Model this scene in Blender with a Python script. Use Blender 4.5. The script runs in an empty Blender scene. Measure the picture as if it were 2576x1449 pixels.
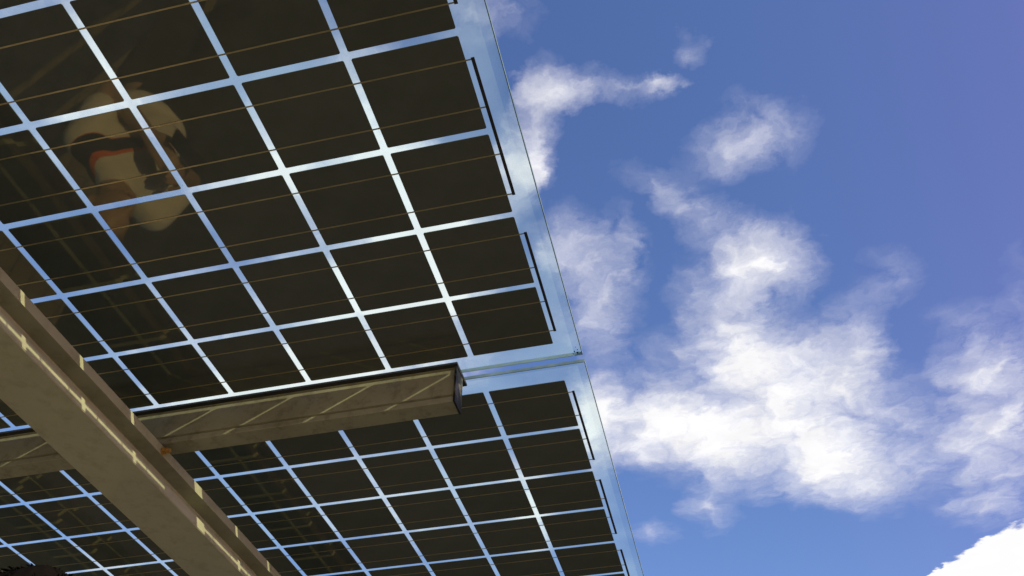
import bpy, bmesh, math, random, time
from mathutils import Vector, Matrix, Quaternion
random.seed(7)
C = bpy.context.scene.collection
S = 0.168            # cell pitch in metres
H = 2.337            # height of the underside of the glass canopy
R = Matrix(((0.97296,0.23097,0.00085),(-0.1622,0.68588,-0.70941),(-0.16443,0.69009,0.7048)))
CAM = Vector((1.2269*S, -3.3411*S, H-6.4706*S))
F = 2176.5
SUN = Vector((1.85,-0.70,1.0)).normalized()

# ---------------------------------------------------------------- helpers
def W(u,v,h): return Vector((u*S, v*S, H-h*S))
def tag(o,label=None,cat=None,group=None,kind=None):
    if label: o['label']=label
    if cat: o['category']=cat
    if group: o['group']=group
    if kind: o['kind']=kind
    return o
def thing(name,label,cat,loc,group=None,rz=0):
    o=bpy.data.objects.new(name,None); C.objects.link(o); o.empty_display_size=.1
    o.location=loc; o.rotation_euler=(0,0,rz)
    return tag(o,label,cat,group)
def obj(name,bm,m,parent=None,smooth=False,world=True):
    if parent is not None and world: bmesh.ops.translate(bm,verts=bm.verts,vec=-parent.location)
    bmesh.ops.recalc_face_normals(bm,faces=bm.faces)
    me=bpy.data.meshes.new(name); bm.to_mesh(me); bm.free(); me.materials.append(m)
    if smooth:
        for p in me.polygons: p.use_smooth=True
    o=bpy.data.objects.new(name,me); C.objects.link(o)
    if parent is not None: o.parent=parent
    return o
def box(bm,a,b):
    x0,y0,z0=[min(a[i],b[i]) for i in range(3)]; x1,y1,z1=[max(a[i],b[i]) for i in range(3)]
    v=[bm.verts.new(p) for p in ((x0,y0,z0),(x1,y0,z0),(x1,y1,z0),(x0,y1,z0),(x0,y0,z1),(x1,y0,z1),(x1,y1,z1),(x0,y1,z1))]
    for f in ((0,3,2,1),(4,5,6,7),(0,1,5,4),(1,2,6,5),(2,3,7,6),(3,0,4,7)): bm.faces.new([v[i] for i in f])
def ubox(bm,u0,u1,v0,v1,h0,h1): box(bm,W(u0,v0,h0),W(u1,v1,h1))
def extrude(bm,poly,a,b,axis):
    def pt(q,s): return W(s,q[0],q[1]) if axis=='u' else W(q[0],s,q[1])
    A=[bm.verts.new(pt(q,a)) for q in poly]; B=[bm.verts.new(pt(q,b)) for q in poly]
    n=len(poly)
    for i in range(n): bm.faces.new((A[i],A[(i+1)%n],B[(i+1)%n],B[i]))
    bm.faces.new(A); bm.faces.new(B[::-1])
def cyl(bm,p0,p1,r0,r1=None,seg=16):
    p0,p1=Vector(p0),Vector(p1); d=p1-p0
    if r1 is None: r1=r0
    Mx=Matrix.Translation((p0+p1)/2)@d.to_track_quat('Z','Y').to_matrix().to_4x4()
    bmesh.ops.create_cone(bm,cap_ends=True,segments=seg,radius1=r0,radius2=r1,depth=d.length,matrix=Mx)
def ell(bm,c,r,rot=None,seg=20):
    Mx=Matrix.Translation(Vector(c))
    if rot: Mx=Mx@rot
    Mx=Mx@Matrix.Diagonal((r[0],r[1],r[2],1))
    bmesh.ops.create_uvsphere(bm,u_segments=seg,v_segments=max(8,seg//2+2),radius=1,matrix=Mx)

# ---------------------------------------------------------------- materials
def mat(name):
    m=bpy.data.materials.new(name); m.use_nodes=True; nt=m.node_tree
    return m,nt,nt.nodes,nt.links,nt.nodes['Principled BSDF']
def noise(nt,scale,detail=6,rough=.6,vec=None,coord='Object'):
    n=nt.nodes.new('ShaderNodeTexNoise'); n.inputs['Scale'].default_value=scale
    n.inputs['Detail'].default_value=detail; n.inputs['Roughness'].default_value=rough
    if vec is None:
        tc=nt.nodes.new('ShaderNodeTexCoord'); vec=tc.outputs[coord]
    nt.links.new(vec,n.inputs['Vector']); return n
def ramp(nt,src,stops):
    r=nt.nodes.new('ShaderNodeValToRGB'); e=r.color_ramp.elements
    while len(e)<len(stops): e.new(.5)
    for k,(p,c) in enumerate(stops):
        e[k].position=p; e[k].color=(*c,1) if len(c)==3 else c
    nt.links.new(src,r.inputs['Fac']); return r
def mottled(name,c0,c1,scale=8,rough=.5,metal=0,bump=.02,spec=.4,pos=(.3,.7)):
    m,nt,N,L,b=mat(name)
    n=noise(nt,scale); r=ramp(nt,n.outputs['Fac'],[(pos[0],c0),(pos[1],c1)])
    L.new(r.outputs['Color'],b.inputs['Base Color'])
    b.inputs['Roughness'].default_value=rough; b.inputs['Metallic'].default_value=metal
    b.inputs['Specular IOR Level'].default_value=spec
    if bump:
        n2=noise(nt,scale*12,4); bp=N.new('ShaderNodeBump'); bp.inputs['Strength'].default_value=bump*5; bp.inputs['Distance'].default_value=.004
        L.new(n2.outputs['Fac'],bp.inputs['Height']); L.new(bp.outputs['Normal'],b.inputs['Normal'])
    return m
def weathered(name,c0,c1,stain,scale=7,rough=.6,amount=.75):
    m,nt,N,L,b=mat(name)
    n=noise(nt,scale,7,.65); r=ramp(nt,n.outputs['Fac'],[(.3,c0),(.7,c1)])
    n2=noise(nt,scale*6,6,.7); r2=ramp(nt,n2.outputs['Fac'],[(.36,stain),(.50,(1,1,1))])
    mx=N.new('ShaderNodeMix'); mx.data_type='RGBA'; mx.blend_type='MULTIPLY'; mx.inputs['Factor'].default_value=amount
    L.new(r.outputs['Color'],mx.inputs['A']); L.new(r2.outputs['Color'],mx.inputs['B']); L.new(mx.outputs['Result'],b.inputs['Base Color'])
    b.inputs['Roughness'].default_value=rough; b.inputs['Specular IOR Level'].default_value=.25
    n3=noise(nt,90,4); bp=N.new('ShaderNodeBump'); bp.inputs['Strength'].default_value=.08; bp.inputs['Distance'].default_value=.003
    L.new(n3.outputs['Fac'],bp.inputs['Height']); L.new(bp.outputs['Normal'],b.inputs['Normal'])
    return m
def schlick(nt,f0,mult=1.0):
    N=nt.nodes; L=nt.links
    lw=N.new('ShaderNodeLayerWeight'); lw.inputs['Blend'].default_value=.5
    p=N.new('ShaderNodeMath'); p.operation='POWER'; L.new(lw.outputs['Facing'],p.inputs[0]); p.inputs[1].default_value=5
    q=N.new('ShaderNodeMath'); q.operation='MULTIPLY_ADD'; L.new(p.outputs[0],q.inputs[0]); q.inputs[1].default_value=(1-f0)*mult; q.inputs[2].default_value=f0
    return q.outputs[0]
def cell_mat():
    m,nt,N,L,b=mat('dark_silicon_cell')
    n=noise(nt,14,5); info=N.new('ShaderNodeObjectInfo')
    ad=N.new('ShaderNodeMath'); ad.operation='MULTIPLY_ADD'; ad.inputs[1].default_value=.35
    L.new(info.outputs['Random'],ad.inputs[0]); L.new(n.outputs['Fac'],ad.inputs[2])
    r=ramp(nt,ad.outputs[0],[(.35,(.068,.079,.073)),(.95,(.098,.110,.102))])
    L.new(r.outputs['Color'],b.inputs['Base Color'])
    b.inputs['Roughness'].default_value=.6; b.inputs['Specular IOR Level'].default_value=0.0
    g=N.new('ShaderNodeBsdfGlossy'); g.inputs['Color'].default_value=(1,.86,.50,1); g.inputs['Roughness'].default_value=.022
    bp=N.new('ShaderNodeBump'); bp.inputs['Strength'].default_value=.05; bp.inputs['Distance'].default_value=.002
    n2=noise(nt,9,1); L.new(n2.outputs['Fac'],bp.inputs['Height']); L.new(bp.outputs['Normal'],g.inputs['Normal'])
    mx=N.new('ShaderNodeMixShader'); L.new(schlick(nt,.050,.40),mx.inputs[0]); L.new(b.outputs[0],mx.inputs[1]); L.new(g.outputs[0],mx.inputs[2])
    L.new(mx.outputs[0],N['Material Output'].inputs['Surface']); return m
def glass_mat():
    m,nt,N,L,b=mat('dusty_clear_glass'); N.remove(b)
    t=N.new('ShaderNodeBsdfTransparent'); t.inputs['Color'].default_value=(.95,.99,.98,1)
    d=N.new('ShaderNodeBsdfTranslucent'); d.inputs['Color'].default_value=(.76,.97,.96,1)
    n=noise(nt,2.6,5,.55,coord='Object'); r=ramp(nt,n.outputs['Fac'],[(.38,(.04,)*3),(.66,(.19,)*3)])
    mx=N.new('ShaderNodeMixShader'); L.new(r.outputs['Color'],mx.inputs[0]); L.new(t.outputs[0],mx.inputs[1]); L.new(d.outputs[0],mx.inputs[2])
    g=N.new('ShaderNodeBsdfGlossy'); g.inputs['Roughness'].default_value=.01
    m2=N.new('ShaderNodeMixShader'); L.new(schlick(nt,.03,.5),m2.inputs[0]); L.new(mx.outputs[0],m2.inputs[1]); L.new(g.outputs[0],m2.inputs[2])
    L.new(m2.outputs[0],N['Material Output'].inputs['Surface']); return m
def paver_mat():
    m,nt,N,L,b=mat('brick_pavers')
    tc=N.new('ShaderNodeTexCoord'); mp=N.new('ShaderNodeMapping'); mp.inputs['Rotation'].default_value=(0,0,math.radians(38))
    L.new(tc.outputs['Object'],mp.inputs['Vector'])
    br=N.new('ShaderNodeTexBrick'); br.inputs['Scale'].default_value=1.0
    br.inputs['Brick Width'].default_value=.2; br.inputs['Row Height'].default_value=.1; br.inputs['Mortar Size'].default_value=.004
    br.inputs['Color1'].default_value=(.44,.34,.185,1); br.inputs['Color2'].default_value=(.36,.285,.16,1); br.inputs['Mortar'].default_value=(.17,.14,.08,1)
    L.new(mp.outputs[0],br.inputs['Vector'])
    n=noise(nt,3,8); mx=N.new('ShaderNodeMix'); mx.data_type='RGBA'; mx.blend_type='MULTIPLY'; mx.inputs['Factor'].default_value=.5
    r=ramp(nt,n.outputs['Fac'],[(.3,(.55,.5,.45)),(.7,(1,1,1))])
    L.new(br.outputs['Color'],mx.inputs['A']); L.new(r.outputs['Color'],mx.inputs['B']); L.new(mx.outputs['Result'],b.inputs['Base Color'])
    b.inputs['Roughness'].default_value=.9; return m
RA=math.radians(-10)
def shirt_mat(name,base,z0):
    m,nt,N,L,b=mat(name)
    tc=N.new('ShaderNodeTexCoord'); dp=N.new('ShaderNodeVectorMath'); dp.operation='DOT_PRODUCT'; L.new(tc.outputs['Object'],dp.inputs[0])
    x,y=.66,.48; c,s=math.cos(RA),math.sin(RA); dp.inputs[1].default_value=(x*c+y*s,-x*s+y*c,1.0)
    n=noise(nt,18,4)
    mr=N.new('ShaderNodeMapRange'); mr.inputs[1].default_value=z0-.4; mr.inputs[2].default_value=z0+.4; L.new(dp.outputs['Value'],mr.inputs[0])
    o=(.80,.17,.02); k=(.012,.012,.014)
    r=ramp(nt,mr.outputs[0],[(0,base),(.5-.036,o),(.5-.032,k),(.5+.028,o),(.5+.045,base)]); r.color_ramp.interpolation='CONSTANT'
    L.new(r.outputs['Color'],b.inputs['Base Color'])
    b.inputs['Roughness'].default_value=.85
    bp=N.new('ShaderNodeBump'); bp.inputs['Strength'].default_value=.4; bp.inputs['Distance'].default_value=.02; L.new(n.outputs['Fac'],bp.inputs['Height']); L.new(bp.outputs['Normal'],b.inputs['Normal'])
    return m

M={}
M['cell']=cell_mat(); M['glass']=glass_mat()
M['ribbon']=mottled('tinned_ribbon',(.42,.35,.19),(.60,.51,.30),30,.38,.8,0)
M['connector']=mottled('dark_connector_strip',(.03,.03,.03),(.07,.065,.06),30,.5,.4,0)
M['edge']=mottled('greenish_glass_edge',(.10,.16,.17),(.22,.33,.35),20,.3,0,0)
M['paint']=weathered('beige_painted_steel',(.40,.385,.265),(.48,.46,.32),(.70,.67,.60),4,.6,.5)
M['rail']=weathered('weathered_beige_rail',(.25,.235,.155),(.37,.35,.235),(.55,.52,.47),6,.55,.6)
M['cap']=mottled('worn_end_cap',(.015,.015,.013),(.24,.22,.16),26,.6,.2,.03,.3,(.50,.68))
M['rubber']=mottled('black_rubber',(.012,.012,.012),(.03,.03,.028),20,.7,0,0)
M['brass']=mottled('yellow_zinc_bolt',(.50,.28,.07),(.66,.42,.14),60,.35,.5,0)
M['dirt']=mottled('black_grime',(.01,.01,.009),(.05,.045,.035),120,.9,0,0)
M['shade_ground']=mottled('shade_toned_ground',(.060,.060,.050),(.095,.095,.082),40,.95)  # dark base colour stands in for a shadow lying on the ground
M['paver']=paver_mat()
M['skin']=mottled('skin',(.42,.27,.16),(.50,.33,.20),20,.5,0,0)
M['hair']=mottled('dark_hair',(.003,.0025,.002),(.007,.005,.004),40,.7,0,0,.03)
M['greyhair']=mottled('brown_hair',(.26,.19,.10),(.36,.27,.15),40,.6,0,0)
M['navy']=mottled('dark_navy_cloth',(.010,.011,.016),(.02,.021,.028),16,.9)
M['brown']=mottled('dark_brown_cloth',(.022,.02,.014),(.035,.03,.022),16,.9)
M['shoe']=mottled('dark_leather',(.02,.017,.014),(.05,.04,.03),16,.6)
M['eye']=mottled('dark_eye',(.02,.015,.01),(.05,.03,.02),30,.2,0,0)
M['lip']=mottled('lip',(.33,.14,.11),(.38,.17,.13),30,.5,0,0)
M['phone']=mottled('black_phone',(.01,.01,.01),(.02,.02,.02),30,.2,0,0)
M['white']=shirt_mat('white_polo',(.82,.77,.64),1.37)

# ---------------------------------------------------------------- setting
bm=bmesh.new(); box(bm,(-400,-400,-.3),(400,400,0)); tag(obj('ground',bm,M['shade_ground']),'ground spreading out under the canopy, coloured dark as painted shade','ground',kind='structure')
e=Vector((-.75,.66,0)).normalized(); nrm=Vector((-.66,-.75,0)).normalized(); p0=Vector((-1.55,.96,0))  # paver edge follows the border of the painted shade
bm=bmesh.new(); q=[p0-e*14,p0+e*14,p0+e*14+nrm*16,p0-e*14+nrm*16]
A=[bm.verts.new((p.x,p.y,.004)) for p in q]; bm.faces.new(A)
tag(obj('pavement',bm,M['paver']),'brown brick pavers beside the ground with painted shade','pavement',kind='structure')

# ---------------------------------------------------------------- solar panels
MARG=.27; MR=.285
def cell_mesh():
    bm=bmesh.new(); a=.466*S; c=.010*S
    poly=[(-a+c,-a),(a-c,-a),(a,-a+c),(a,a-c),(a-c,a),(-a+c,a),(-a,a-c),(-a,-a+c)]
    A=[bm.verts.new((x,y,-.0010)) for x,y in poly]; B=[bm.verts.new((x,y,.0003)) for x,y in poly]
    for i in range(8): bm.faces.new((A[i],A[(i+1)%8],B[(i+1)%8],B[i]))
    bm.faces.new(A[::-1]); bm.faces.new(B)
    bmesh.ops.recalc_face_normals(bm,faces=bm.faces)
    me=bpy.data.meshes.new('solar_cell'); bm.to_mesh(me); bm.free(); me.materials.append(M['cell']); return me
CELL=cell_mesh()
def panel(k,label):
    v0=-2+6.617*k
    root=thing('solar_panel',label,'solar panel',W(-4.85,v0+3,0),'frameless glass solar panels of the canopy')
    u1=-.035+MR; u0=-9.965-MR; va=v0+.035-MARG; vb=v0+5.965+MARG
    bm=bmesh.new(); ubox(bm,u0,u1,va,vb,-.05,0); g=obj('glass_sheet',bm,M['glass'],root)
    bm=bmesh.new(); t=.008
    ubox(bm,u1,u1+t,va-t,vb+t,-.046,-.004); ubox(bm,u0-t,u0,va-t,vb+t,-.046,-.004)
    ubox(bm,u0,u1,va-t,va,-.046,-.004); ubox(bm,u0,u1,vb,vb+t,-.046,-.004)
    o=obj('glass_edge',bm,M['edge'],root); o.parent=g
    for i in range(6):
        for c in range(10):
            o=bpy.data.objects.new('solar_cell',CELL); C.objects.link(o); o.parent=root
            o.location=W(-c-.5,v0+i+.5,0)-root.location
    for i in range(6):
        for fr in (.265,.745):
            bm=bmesh.new(); v=v0+i+fr; ubox(bm,-9.99,.028,v-.0065,v+.0065,.0045,.010); obj('ribbon',bm,M['ribbon'],root)
    for i in (0,2,4):
        bm=bmesh.new(); ubox(bm,.014,.044,v0+i+.25,v0+i+1.76,.0035,.0115); obj('string_connector',bm,M['connector'],root)
    return root
p1=panel(0,'large near glass solar panel with a grimy lower right corner, before the beige rail')
p2=panel(1,'farther glass solar panel beyond the beige rail, with smaller looking cells')
for (du,dv,r) in ((-.045,-.05,.018),(-.075,-.08,.010),(-.035,-.10,.008),(-.095,-.04,.008),(-.05,-.15,.005)):
    bm=bmesh.new(); c=W(.25+du,4.235+dv,.003); n=14; vs=[]
    for i in range(n):
        rr=r*S*random.uniform(.5,1.25); a=i/n*2*math.pi; vs.append(bm.verts.new(c+Vector((rr*math.cos(a)*.8,rr*math.sin(a)*1.3,0))))
    lo=[bm.verts.new(v.co+Vector((0,0,-.0006))) for v in vs]
    bm.faces.new(vs); bm.faces.new(lo[::-1])
    for i in range(n): bm.faces.new((vs[i],vs[(i+1)%n],lo[(i+1)%n],lo[i]))
    obj('grime_spot',bm,M['dirt'],p1)

# ---------------------------------------------------------------- rails
def rail(v,label,u_end=-1.21):
    root=thing('mounting_rail',label,'rail',W(-5.7,v,.55),'beige rails clamping the panels')
    a,b=v-.11-.105,v+.115-.105
    poly=[(a,.055),(a+.02,.062),(a+.02,.085),(a,.092),(a,.440),(a+.025,.452),(a+.025,.476),(a-.012,.482),(a-.012,.545),(a-.006,.552),(b,.552),(b,.055)]
    bm=bmesh.new(); extrude(bm,poly,-10.3,u_end,'u'); obj('rail_body',bm,M['rail'],root)
    bm=bmesh.new(); extrude(bm,[(a-.035,.004),(b+.17,.004),(b+.17,.030),(b-.02,.0535),(a+.01,.0535),(a-.035,.030)],-10.3,u_end+.03,'u'); obj('rubber_gasket',bm,M['rubber'],root)
    bm=bmesh.new(); extrude(bm,[(a-.022,.057),(b+.012,.057),(b+.012,.558),(a-.022,.558)],u_end+.001,u_end+.024,'u'); obj('end_cap',bm,M['cap'],root)
rail(4.275,'weathered beige metal rail with worn end cap under the joint of the panels')
rail(4.275-6.617,'beige metal rail under the near edge of the near panel')
rail(4.275+6.617,'beige metal rail under the far edge of the farther panel')

# ---------------------------------------------------------------- beams and posts
def beam(off,label,va,vb):
    root=thing('support_beam',label,'beam',W(-5.16+off,4,1.036),'beige beams under the rails')
    l,r=-5.52+off,-4.80+off; k=.20
    poly=[(l,.562),(r,.562),(r,.672),(r-k,.690),(r-k,1.005),(r-.03,.955),(r-.02,.925),(r,.925),(r,1.026),(r-.010,1.036),(l+.010,1.036),(l,1.026)]
    bm=bmesh.new(); extrude(bm,poly,va,vb,'v'); obj('beam_body',bm,M['paint'],root)
    for v in (4.11,4.11-6.617,4.11+6.617):
        bm=bmesh.new(); c=W(r,v,.620); cyl(bm,c+Vector((-.001,0,0)),c+Vector((.0025,0,0)),.0085,seg=20)
        w=obj('bolt_washer',bm,M['brass'],root)
        bm=bmesh.new(); cyl(bm,c+Vector((.0025,0,0)),c+Vector((.010,0,0)),.0070,seg=6); cyl(bm,c+Vector((.010,0,0)),c+Vector((.016,0,0)),.0045,seg=12)
        o=obj('bolt_nut',bm,M['brass'],root); o.parent=w
    return root
beam(0,'broad beige steel beam with sun streaks, running diagonally below the rail',-14,12)
beam(-3.86,'second beige steel beam, just entering the lower left corner of the photo',-14,12)
def post(u,v,label):
    root=thing('support_post',label,'post',Vector((u*S,v*S,0)),'posts carrying the canopy beams')
    bm=bmesh.new(); top=H-1.036*S; box(bm,(u*S-.05,v*S-.05,.016),(u*S+.05,v*S+.05,top-.011))
    bmesh.ops.bevel(bm,geom=bm.edges[:],offset=.006,segments=2,affect='EDGES'); obj('post_shaft',bm,M['paint'],root)
    bm=bmesh.new(); box(bm,(u*S-.09,v*S-.09,.004),(u*S+.09,v*S+.09,.016)); obj('base_plate',bm,M['paint'],root)
    bm=bmesh.new(); box(bm,(u*S-.058,v*S-.07,top-.011),(u*S+.058,v*S+.07,top-.001)); obj('head_plate',bm,M['paint'],root)
for u,n in ((-5.16,'broad'),(-9.02,'second')):
    post(u,-6,'front beige square post under the cantilevered %s beam'%n)
    post(u,-13,'rear beige square post under the tail of the %s beam'%n)

# ---------------------------------------------------------------- people
def blob(name,segs,ells,m,parent,voxel=.006,smooth=4):
    bm=bmesh.new()
    for p,r,q,s in segs:
        p,q=Vector(p),Vector(q)
        for c,k in ((p,r),(q,s)): ell(bm,c,(k,k,k),seg=12)
        if (p-q).length>1e-4: cyl(bm,p,q,r,s,12)
    for c,r in ells: ell(bm,c,r)
    o=obj(name,bm,m,parent,True,world=False)
    md=o.modifiers.new('remesh','REMESH'); md.mode='VOXEL'; md.voxel_size=voxel; md.use_smooth_shade=True
    sm=o.modifiers.new('smooth','SMOOTH'); sm.iterations=smooth; sm.factor=.5
    return o
def hand(w,d,l,n,side,curl):
    w,d,l,n=[Vector(a) for a in (w,d,l,n)]; d.normalize(); l=(l-d*l.dot(d)).normalized(); n=d.cross(l)*side
    segs=[]
    for k,(ln,r) in enumerate(((.068,.0082),(.076,.0088),(.070,.0084),(.054,.0074))):
        off=(1.5-k)*.0195; kn=w+d*.088+l*off*side
        segs.append((w+l*off*side*.6,.0135,kn,.0105))
        d1=(d*math.cos(curl*.6)+n*math.sin(curl*.6)); d2=(d*math.cos(curl*1.5)+n*math.sin(curl*1.5)); d3=(d*math.cos(curl*2.2)+n*math.sin(curl*2.2))
        a=kn+d1*ln*.45; b=a+d2*ln*.32; c=b+d3*ln*.25
        segs+= [(kn,r*1.1,a,r),(a,r,b,r*.93),(b,r*.93,c,r*.8)]
    t0=w+d*.025+l*.03*side; t1=t0+(d*.7+l*.6*side+n*.35).normalized()*.04; t2=t1+(d*.85+l*.15*side+n*.5).normalized()*.032
    segs+=[(w+d*.01,.014,t0,.0135),(t0,.0135,t1,.0105),(t1,.0105,t2,.0085)]
    return segs
def person(label,loc,rz,arms,shirt,trouser,hairm,scale=1.0,sleeve=.78):
    root=thing('person',label,'person',loc,None,rz); root.scale=(scale,)*3
    segs=[((0,0,.95),.125,(0,0,1.10),.115),((0,0,1.10),.115,(.012,0,1.30),.125),((0,0,1.38),.08,(.0,0,1.47),.058),((0,0,1.45),.056,(.018,0,1.55),.054)]
    ells=[((.0,0,1.33),(.105,.165,.13)),((.0,0,.98),(.115,.155,.13)),((.022,0,1.635),(.094,.074,.108)),((.042,0,1.585),(.066,.058,.062)),((.048,0,1.672),(.056,.06,.03))]
    for s in (-1,1):
        sh=(0,s*.175,1.405); el,wr,dd,ll,curl=arms(s)
        segs+=[((0,s*.08,1.41),.055,sh,.056),(sh,.056,el,.040),(el,.040,wr,.026)]
        segs+=hand(wr,dd,ll,(0,0,1),s,curl)
        segs+=[((0,s*.088,.93),.092,(.015,s*.10,.50),.058),((.015,s*.10,.50),.058,(-.01,s*.10,.36),.056),((-.01,s*.10,.36),.056,(-.02,s*.10,.09),.036),((-.03,s*.10,.05),.036,(.13,s*.115,.03),.026)]
        ells.append(((.02,s*.076,1.625),(.018,.012,.032)))
    segs+=[((.112,0,1.648),.009,(.128,0,1.612),.014)]
    ells+=[((.105,0,1.572),(.016,.025,.014)),((.085,0,1.545),(.025,.03,.02))]
    blob('body',segs,ells,M['skin'],root,.006,3)
    for s in (-1,1):
        bm=bmesh.new(); ell(bm,(.101,s*.032,1.640),(.013,.015,.010)); obj('eye',bm,M['eye'],root,True,False)
    bm=bmesh.new(); ell(bm,(.117,0,1.573),(.008,.022,.007)); obj('mouth',bm,M['lip'],root,True,False)
    bm=bmesh.new(); rnd=random.Random(int(abs(loc[0])*1000))
    ell(bm,(.004,0,1.648),(.101,.085,.113),seg=36)
    cut=[v for v in bm.verts if v.co.z<1.60+max(0,v.co.x)*1.1]
    bmesh.ops.delete(bm,geom=cut,context='VERTS')
    for v in bm.verts:
        d=v.co-Vector((.004,0,1.648)); v.co+=d*(.03*math.sin(d.y*95+d.x*20)*math.cos(d.x*60))
    for i in range(1300):
        a=rnd.uniform(0,2*math.pi); t=rnd.uniform(0,1)**.6*1.45
        nn=Vector((math.sin(t)*math.cos(a),math.sin(t)*math.sin(a),math.cos(t)))
        p=Vector((.004+nn.x*.099,nn.y*.083,1.648+nn.z*.111))
        if p.z<1.605+max(0,p.x)*1.1: continue
        tang=Vector((-nn.x*.4-.5+rnd.uniform(-.2,.2),nn.y*.6+rnd.uniform(-.25,.25),-.3)); tang=(tang-nn*tang.dot(nn)).normalized()+nn*rnd.uniform(.12,.22)
        tang.normalize(); L_=rnd.uniform(.016,.028); w=.0010
        sd=tang.cross(nn); sd=sd.normalized() if sd.length>1e-3 else Vector((1,0,0))
        q1=p+tang*L_*.6; q2=p+tang*L_-nn*.004
        a0,a1=bm.verts.new(p-sd*w),bm.verts.new(p+sd*w); b0,b1=bm.verts.new(q1-sd*w*.8),bm.verts.new(q1+sd*w*.8); c0=bm.verts.new(q2)
        bm.faces.new((a0,a1,b1,b0)); bm.faces.new((b0,b1,c0))
    obj('hair',bm,hairm,root,False,False)
    s2=[((0,0,1.16),.133,(.012,0,1.30),.138),((0,0,1.38),.085,(0,0,1.455),.066)]
    e2=[((0,0,1.33),(.122,.182,.14)),((0,0,1.10),(.128,.158,.10))]
    for s in (-1,1):
        el=Vector(arms(s)[0]); sh=Vector((0,s*.175,1.405)); s2+=[((0,s*.08,1.40),.066,tuple(sh),.070),(tuple(sh),.070,tuple(sh.lerp(el,sleeve)),.060)]
    blob('shirt',s2,e2,shirt,root,.012,4)
    s3=[((0,0,.97),.136,(0,0,1.05),.134)]
    for s in (-1,1): s3+=[((0,s*.088,.93),.108,(.015,s*.10,.50),.078),((.015,s*.10,.50),.078,(-.015,s*.10,.10),.066)]
    blob('trousers',s3,[((0,0,.95),(.130,.170,.13))],trouser,root,.013,4)
    for s in (-1,1): blob('shoe',[((-.04,s*.10,.045),.043,(.13,s*.115,.036),.034)],[((.06,s*.108,.03),(.13,.045,.03))],M['shoe'],root,.01,2)
    return root
def arms_phone(s): return ((.06,s*.215,1.20),(.185,s*.085,1.37),(.25,-s*.18,.40),(0,.2,1),.55)
def arms_down(s): return ((-.03,s*.235,1.12),(.03,s*.245,.875),(.15,0,-1),(1,0,.1),.35)
pa=person('person in white polo with orange edged black strap, mirrored in the near panel',Vector((-1.375,.79,.004)),RA,arms_phone,M['white'],M['brown'],M['greyhair'],.90,.62)
pb=person('dark haired person whose hair just shows at the bottom left edge of the photo',Vector((-.312,-.005,.0)),math.radians(120),arms_down,M['navy'],M['navy'],M['hair'],.896)
ph=thing('phone','black phone held up in both hands by the person in the white polo','phone',pa.location+Matrix.Rotation(RA,3,'Z')@Vector((.258,0,1.268)),None,RA)
bm=bmesh.new(); box(bm,(-.005,-.068,-.035),(.005,.068,.035)); bmesh.ops.bevel(bm,geom=bm.edges[:],offset=.004,segments=2,affect='EDGES'); obj('phone_body',bm,M['phone'],ph,False,False)
bm=bmesh.new(); cyl(bm,(.0045,.05,.02),(.0065,.05,.02),.006); obj('camera_lens',bm,M['eye'],ph,False,False)

# ---------------------------------------------------------------- sky
w=bpy.data.worlds.new('World'); w.use_nodes=True
nt=w.node_tree; N=nt.nodes; L=nt.links; N.clear()
out=N.new('ShaderNodeOutputWorld')
tc=N.new('ShaderNodeTexCoord'); sp=N.new('ShaderNodeSeparateXYZ'); L.new(tc.outputs['Generated'],sp.inputs[0])
sky=N.new('ShaderNodeTexSky'); sky.sky_type='NISHITA'; sky.sun_disc=False
sky.sun_elevation=math.asin(SUN.z); sky.sun_rotation=math.atan2(SUN.x,SUN.y); sky.air_density=1.0; sky.dust_density=.4; sky.ozone_density=2.5
hs=N.new('ShaderNodeHueSaturation'); hs.inputs['Hue'].default_value=.515; hs.inputs['Saturation'].default_value=1.12; hs.inputs['Value'].default_value=1.68; L.new(sky.outputs[0],hs.inputs['Color'])
mv=N.new('ShaderNodeMapRange'); mv.interpolation_type='SMOOTHSTEP'; mv.inputs[1].default_value=0.05; mv.inputs[2].default_value=.6; L.new(sp.outputs['X'],mv.inputs[0])
tv=N.new('ShaderNodeMix'); tv.data_type='RGBA'; tv.blend_type='MULTIPLY'; L.new(mv.outputs[0],tv.inputs['Factor']); L.new(hs.outputs[0],tv.inputs['A']); tv.inputs['B'].default_value=(1.18,.76,.86,1)
bg=N.new('ShaderNodeBackground'); bg.inputs['Strength'].default_value=.125; L.new(tv.outputs['Result'],bg.inputs['Color'])
def mth(op,a,b=None,c=None):
    n=N.new('ShaderNodeMath'); n.operation=op
    for i,x in enumerate((a,b,c)):
        if x is None: continue
        if isinstance(x,(int,float)): n.inputs[i].default_value=x
        else: L.new(x,n.inputs[i])
    return n.outputs[0]
z=mth('MAXIMUM',sp.outputs['Z'],.04)
cb=N.new('ShaderNodeCombineXYZ'); L.new(mth('DIVIDE',sp.outputs['X'],z),cb.inputs[0]); L.new(mth('DIVIDE',sp.outputs['Y'],z),cb.inputs[1])
q0=cb.outputs[0]
def wn(scale,detail,rough,vec):
    n=N.new('ShaderNodeTexNoise'); n.inputs['Scale'].default_value=scale; n.inputs['Detail'].default_value=detail; n.inputs['Roughness'].default_value=rough
    L.new(vec,n.inputs['Vector']); return n
n1=wn(9,5,.62,q0)
vm=N.new('ShaderNodeVectorMath'); vm.operation='MULTIPLY_ADD'; L.new(n1.outputs['Color'],vm.inputs[0]); vm.inputs[1].default_value=(.13,.13,0); vm.inputs[2].default_value=(-.065,-.065,0)
va=N.new('ShaderNodeVectorMath'); va.operation='ADD'; L.new(q0,va.inputs[0]); L.new(vm.outputs[0],va.inputs[1]); q1=va.outputs[0]
import numpy as np
Rn=np.array(R)
def layer(x,y):
    d=Rn.T@np.array([(x-1288)/F,(y-724.5)/F,1.0]); return np.array([d[0]/d[2],d[1]/d[2]])
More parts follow.
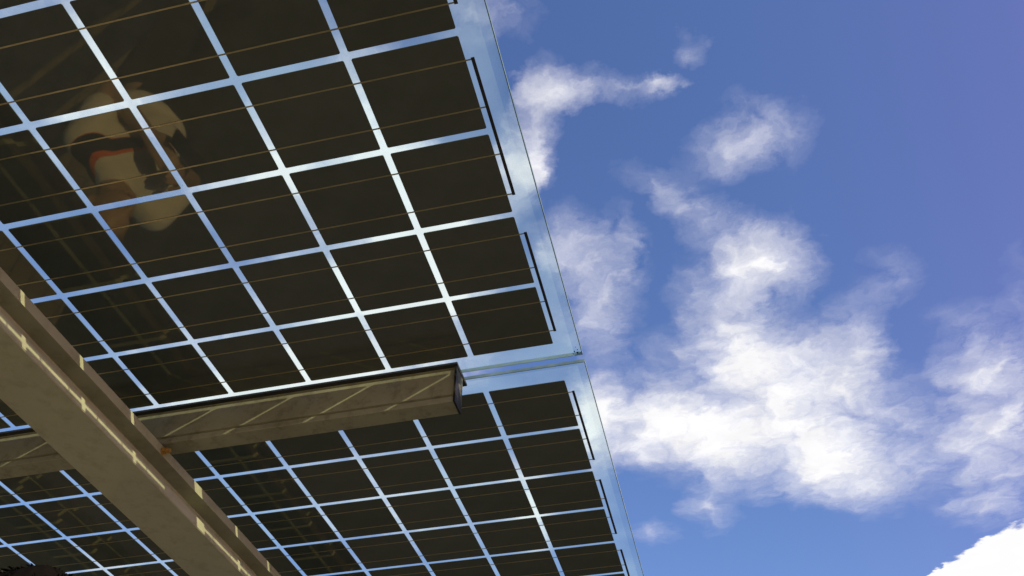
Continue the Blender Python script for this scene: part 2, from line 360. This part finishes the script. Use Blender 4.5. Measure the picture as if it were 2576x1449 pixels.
clouds=[
(1340,330,60,160,15,.60),(1410,225,90,60,0,.54),(1345,430,40,70,5,.52),(1540,226,170,40,-14,.50),(1660,190,80,22,-14,.38),
(1760,90,50,40,0,.30),(1270,40,80,70,0,.30),(1180,60,80,90,0,.45),(1880,360,160,85,-15,.68),(1850,265,60,40,0,.30),
(1650,455,90,45,10,.34),(1750,520,90,50,20,.34),(1500,720,120,130,0,.56),(1560,600,60,80,0,.34),(1430,610,80,90,0,.42),
(1520,850,60,70,0,.36),(1290,430,60,120,0,.6),(1935,670,130,95,0,.92),(1820,650,110,110,0,.38),(1800,770,100,90,0,.44),
(1850,860,130,90,0,.46),(2160,860,80,120,0,.50),(1990,910,220,110,0,.52),(1880,1030,360,160,0,.68),(1620,1060,180,95,0,.64),(2060,1130,260,130,0,.72),
(1750,1130,170,90,0,.46),(2190,1210,140,80,0,.62),(1790,1270,70,70,0,.42),(2250,700,70,70,0,.34),(2000,1235,120,50,0,.28),
(2440,870,110,100,0,.44),(2430,1080,160,150,0,.46),(2520,1200,140,120,0,.44),(2490,1000,110,100,0,.40),(2440,1280,110,50,0,.38),(2570,950,60,220,0,.34),
(1640,1345,70,35,0,.34),
(250,180,240,280,0,1.0),(1000,480,130,290,-20,1.5),(700,440,200,160,0,1.2),(500,880,260,200,0,.6),(780,965,420,90,-8,1.4),(1090,660,170,200,0,1.6),(860,760,200,150,0,1.2),(1340,1300,70,130,0,1.2),(250,1430,220,70,0,.7),(1490,1080,70,120,0,.6),(1000,1250,300,150,0,.7)]
def blobs(lst,vec,k):
    acc=None
    for (x,y,rx,ry,an,st) in lst:
        a=math.radians(an); c=layer(x,y)
        e1=layer(x+rx*k*math.cos(a),y+rx*k*math.sin(a))-c; e2=layer(x-ry*k*math.sin(a),y+ry*k*math.cos(a))-c
        U,sv,_=np.linalg.svd(np.stack([e1,e2],1)); ang=math.atan2(U[1,0],U[0,0])
        mp=N.new('ShaderNodeMapping'); mp.vector_type='TEXTURE'
        mp.inputs['Location'].default_value=(c[0],c[1],0); mp.inputs['Rotation'].default_value=(0,0,ang); mp.inputs['Scale'].default_value=(sv[0],sv[1],1)
        L.new(vec,mp.inputs['Vector'])
        g=N.new('ShaderNodeTexGradient'); g.gradient_type='SPHERICAL'; L.new(mp.outputs[0],g.inputs['Vector'])
        acc=mth('MULTIPLY',g.outputs['Fac'],st) if acc is None else mth('MULTIPLY_ADD',g.outputs['Fac'],st,acc)
    return acc
acc=blobs(clouds,q1,1.31)
n2=wn(9,10,.62,q1)
amp=mth('MINIMUM',mth('MULTIPLY',acc,3.0),1.0)
nz=mth('SUBTRACT',n2.outputs['Fac'],.5)
dn=mth('MULTIPLY_ADD',mth('MULTIPLY',nz,1.6),amp,acc)
mr=N.new('ShaderNodeMapRange'); mr.inputs[1].default_value=.03; mr.inputs[2].default_value=1.02; L.new(dn,mr.inputs[0])
al=mth('MULTIPLY',mth('POWER',mr.outputs[0],1.12),.98)
ac2=blobs([(2600,1420,130,95,0,1.0),(2480,1455,125,75,0,.9),(2400,1475,80,50,0,.8)],q1,1.25)
n3=wn(20,6,.55,q0)
d2=mth('MULTIPLY_ADD',mth('SUBTRACT',n3.outputs['Fac'],.5),.45,ac2)
m2=N.new('ShaderNodeMapRange'); m2.interpolation_type='SMOOTHSTEP'; m2.inputs[1].default_value=.22; m2.inputs[2].default_value=.34; L.new(d2,m2.inputs[0])
alpha=mth('MAXIMUM',al,m2.outputs[0])
cr=N.new('ShaderNodeValToRGB'); L.new(alpha,cr.inputs['Fac'])
cr.color_ramp.elements[0].position=.1; cr.color_ramp.elements[0].color=(.74,.73,.88,1); cr.color_ramp.elements[1].position=.9; cr.color_ramp.elements[1].color=(1.0,.99,1.0,1)
n4=wn(11,4,.5,q1); r4=N.new('ShaderNodeMapRange'); r4.inputs[1].default_value=.35; r4.inputs[2].default_value=.65; r4.inputs[3].default_value=.95; r4.inputs[4].default_value=1.05; L.new(n4.outputs['Fac'],r4.inputs[0])
bg2=N.new('ShaderNodeBackground'); L.new(cr.outputs[0],bg2.inputs['Color']); L.new(mth('MAXIMUM',r4.outputs[0],m2.outputs[0]),bg2.inputs['Strength'])
mx=N.new('ShaderNodeMixShader'); L.new(alpha,mx.inputs[0]); L.new(bg.outputs[0],mx.inputs[1]); L.new(bg2.outputs[0],mx.inputs[2]); L.new(mx.outputs[0],out.inputs['Surface'])
bpy.context.scene.world=w
try:
    w.cycles.sampling_method='MANUAL'; w.cycles.sample_map_resolution=256
except Exception as ex: print(ex)
# ---------------------------------------------------------------- sun and camera
sd=bpy.data.lights.new('sun','SUN'); sd.energy=5.0; sd.angle=math.radians(.53); sd.color=(1,.90,.56)
so=bpy.data.objects.new('sun',sd); C.objects.link(so); so.rotation_euler=SUN.to_track_quat('Z','Y').to_euler(); so.location=(5,-3,8)
cd=bpy.data.cameras.new('camera'); co=bpy.data.objects.new('camera',cd); C.objects.link(co)
cd.sensor_width=36; cd.lens=F/2576*36; cd.clip_start=.02; cd.clip_end=2000
rot=Matrix((R[0],-R[1],-R[2])).transposed()
co.matrix_world=Matrix.Translation(CAM)@rot.to_4x4()
sc=bpy.context.scene; sc.camera=co
sc.view_settings.view_transform='Standard'; sc.view_settings.look='None'; sc.view_settings.exposure=0
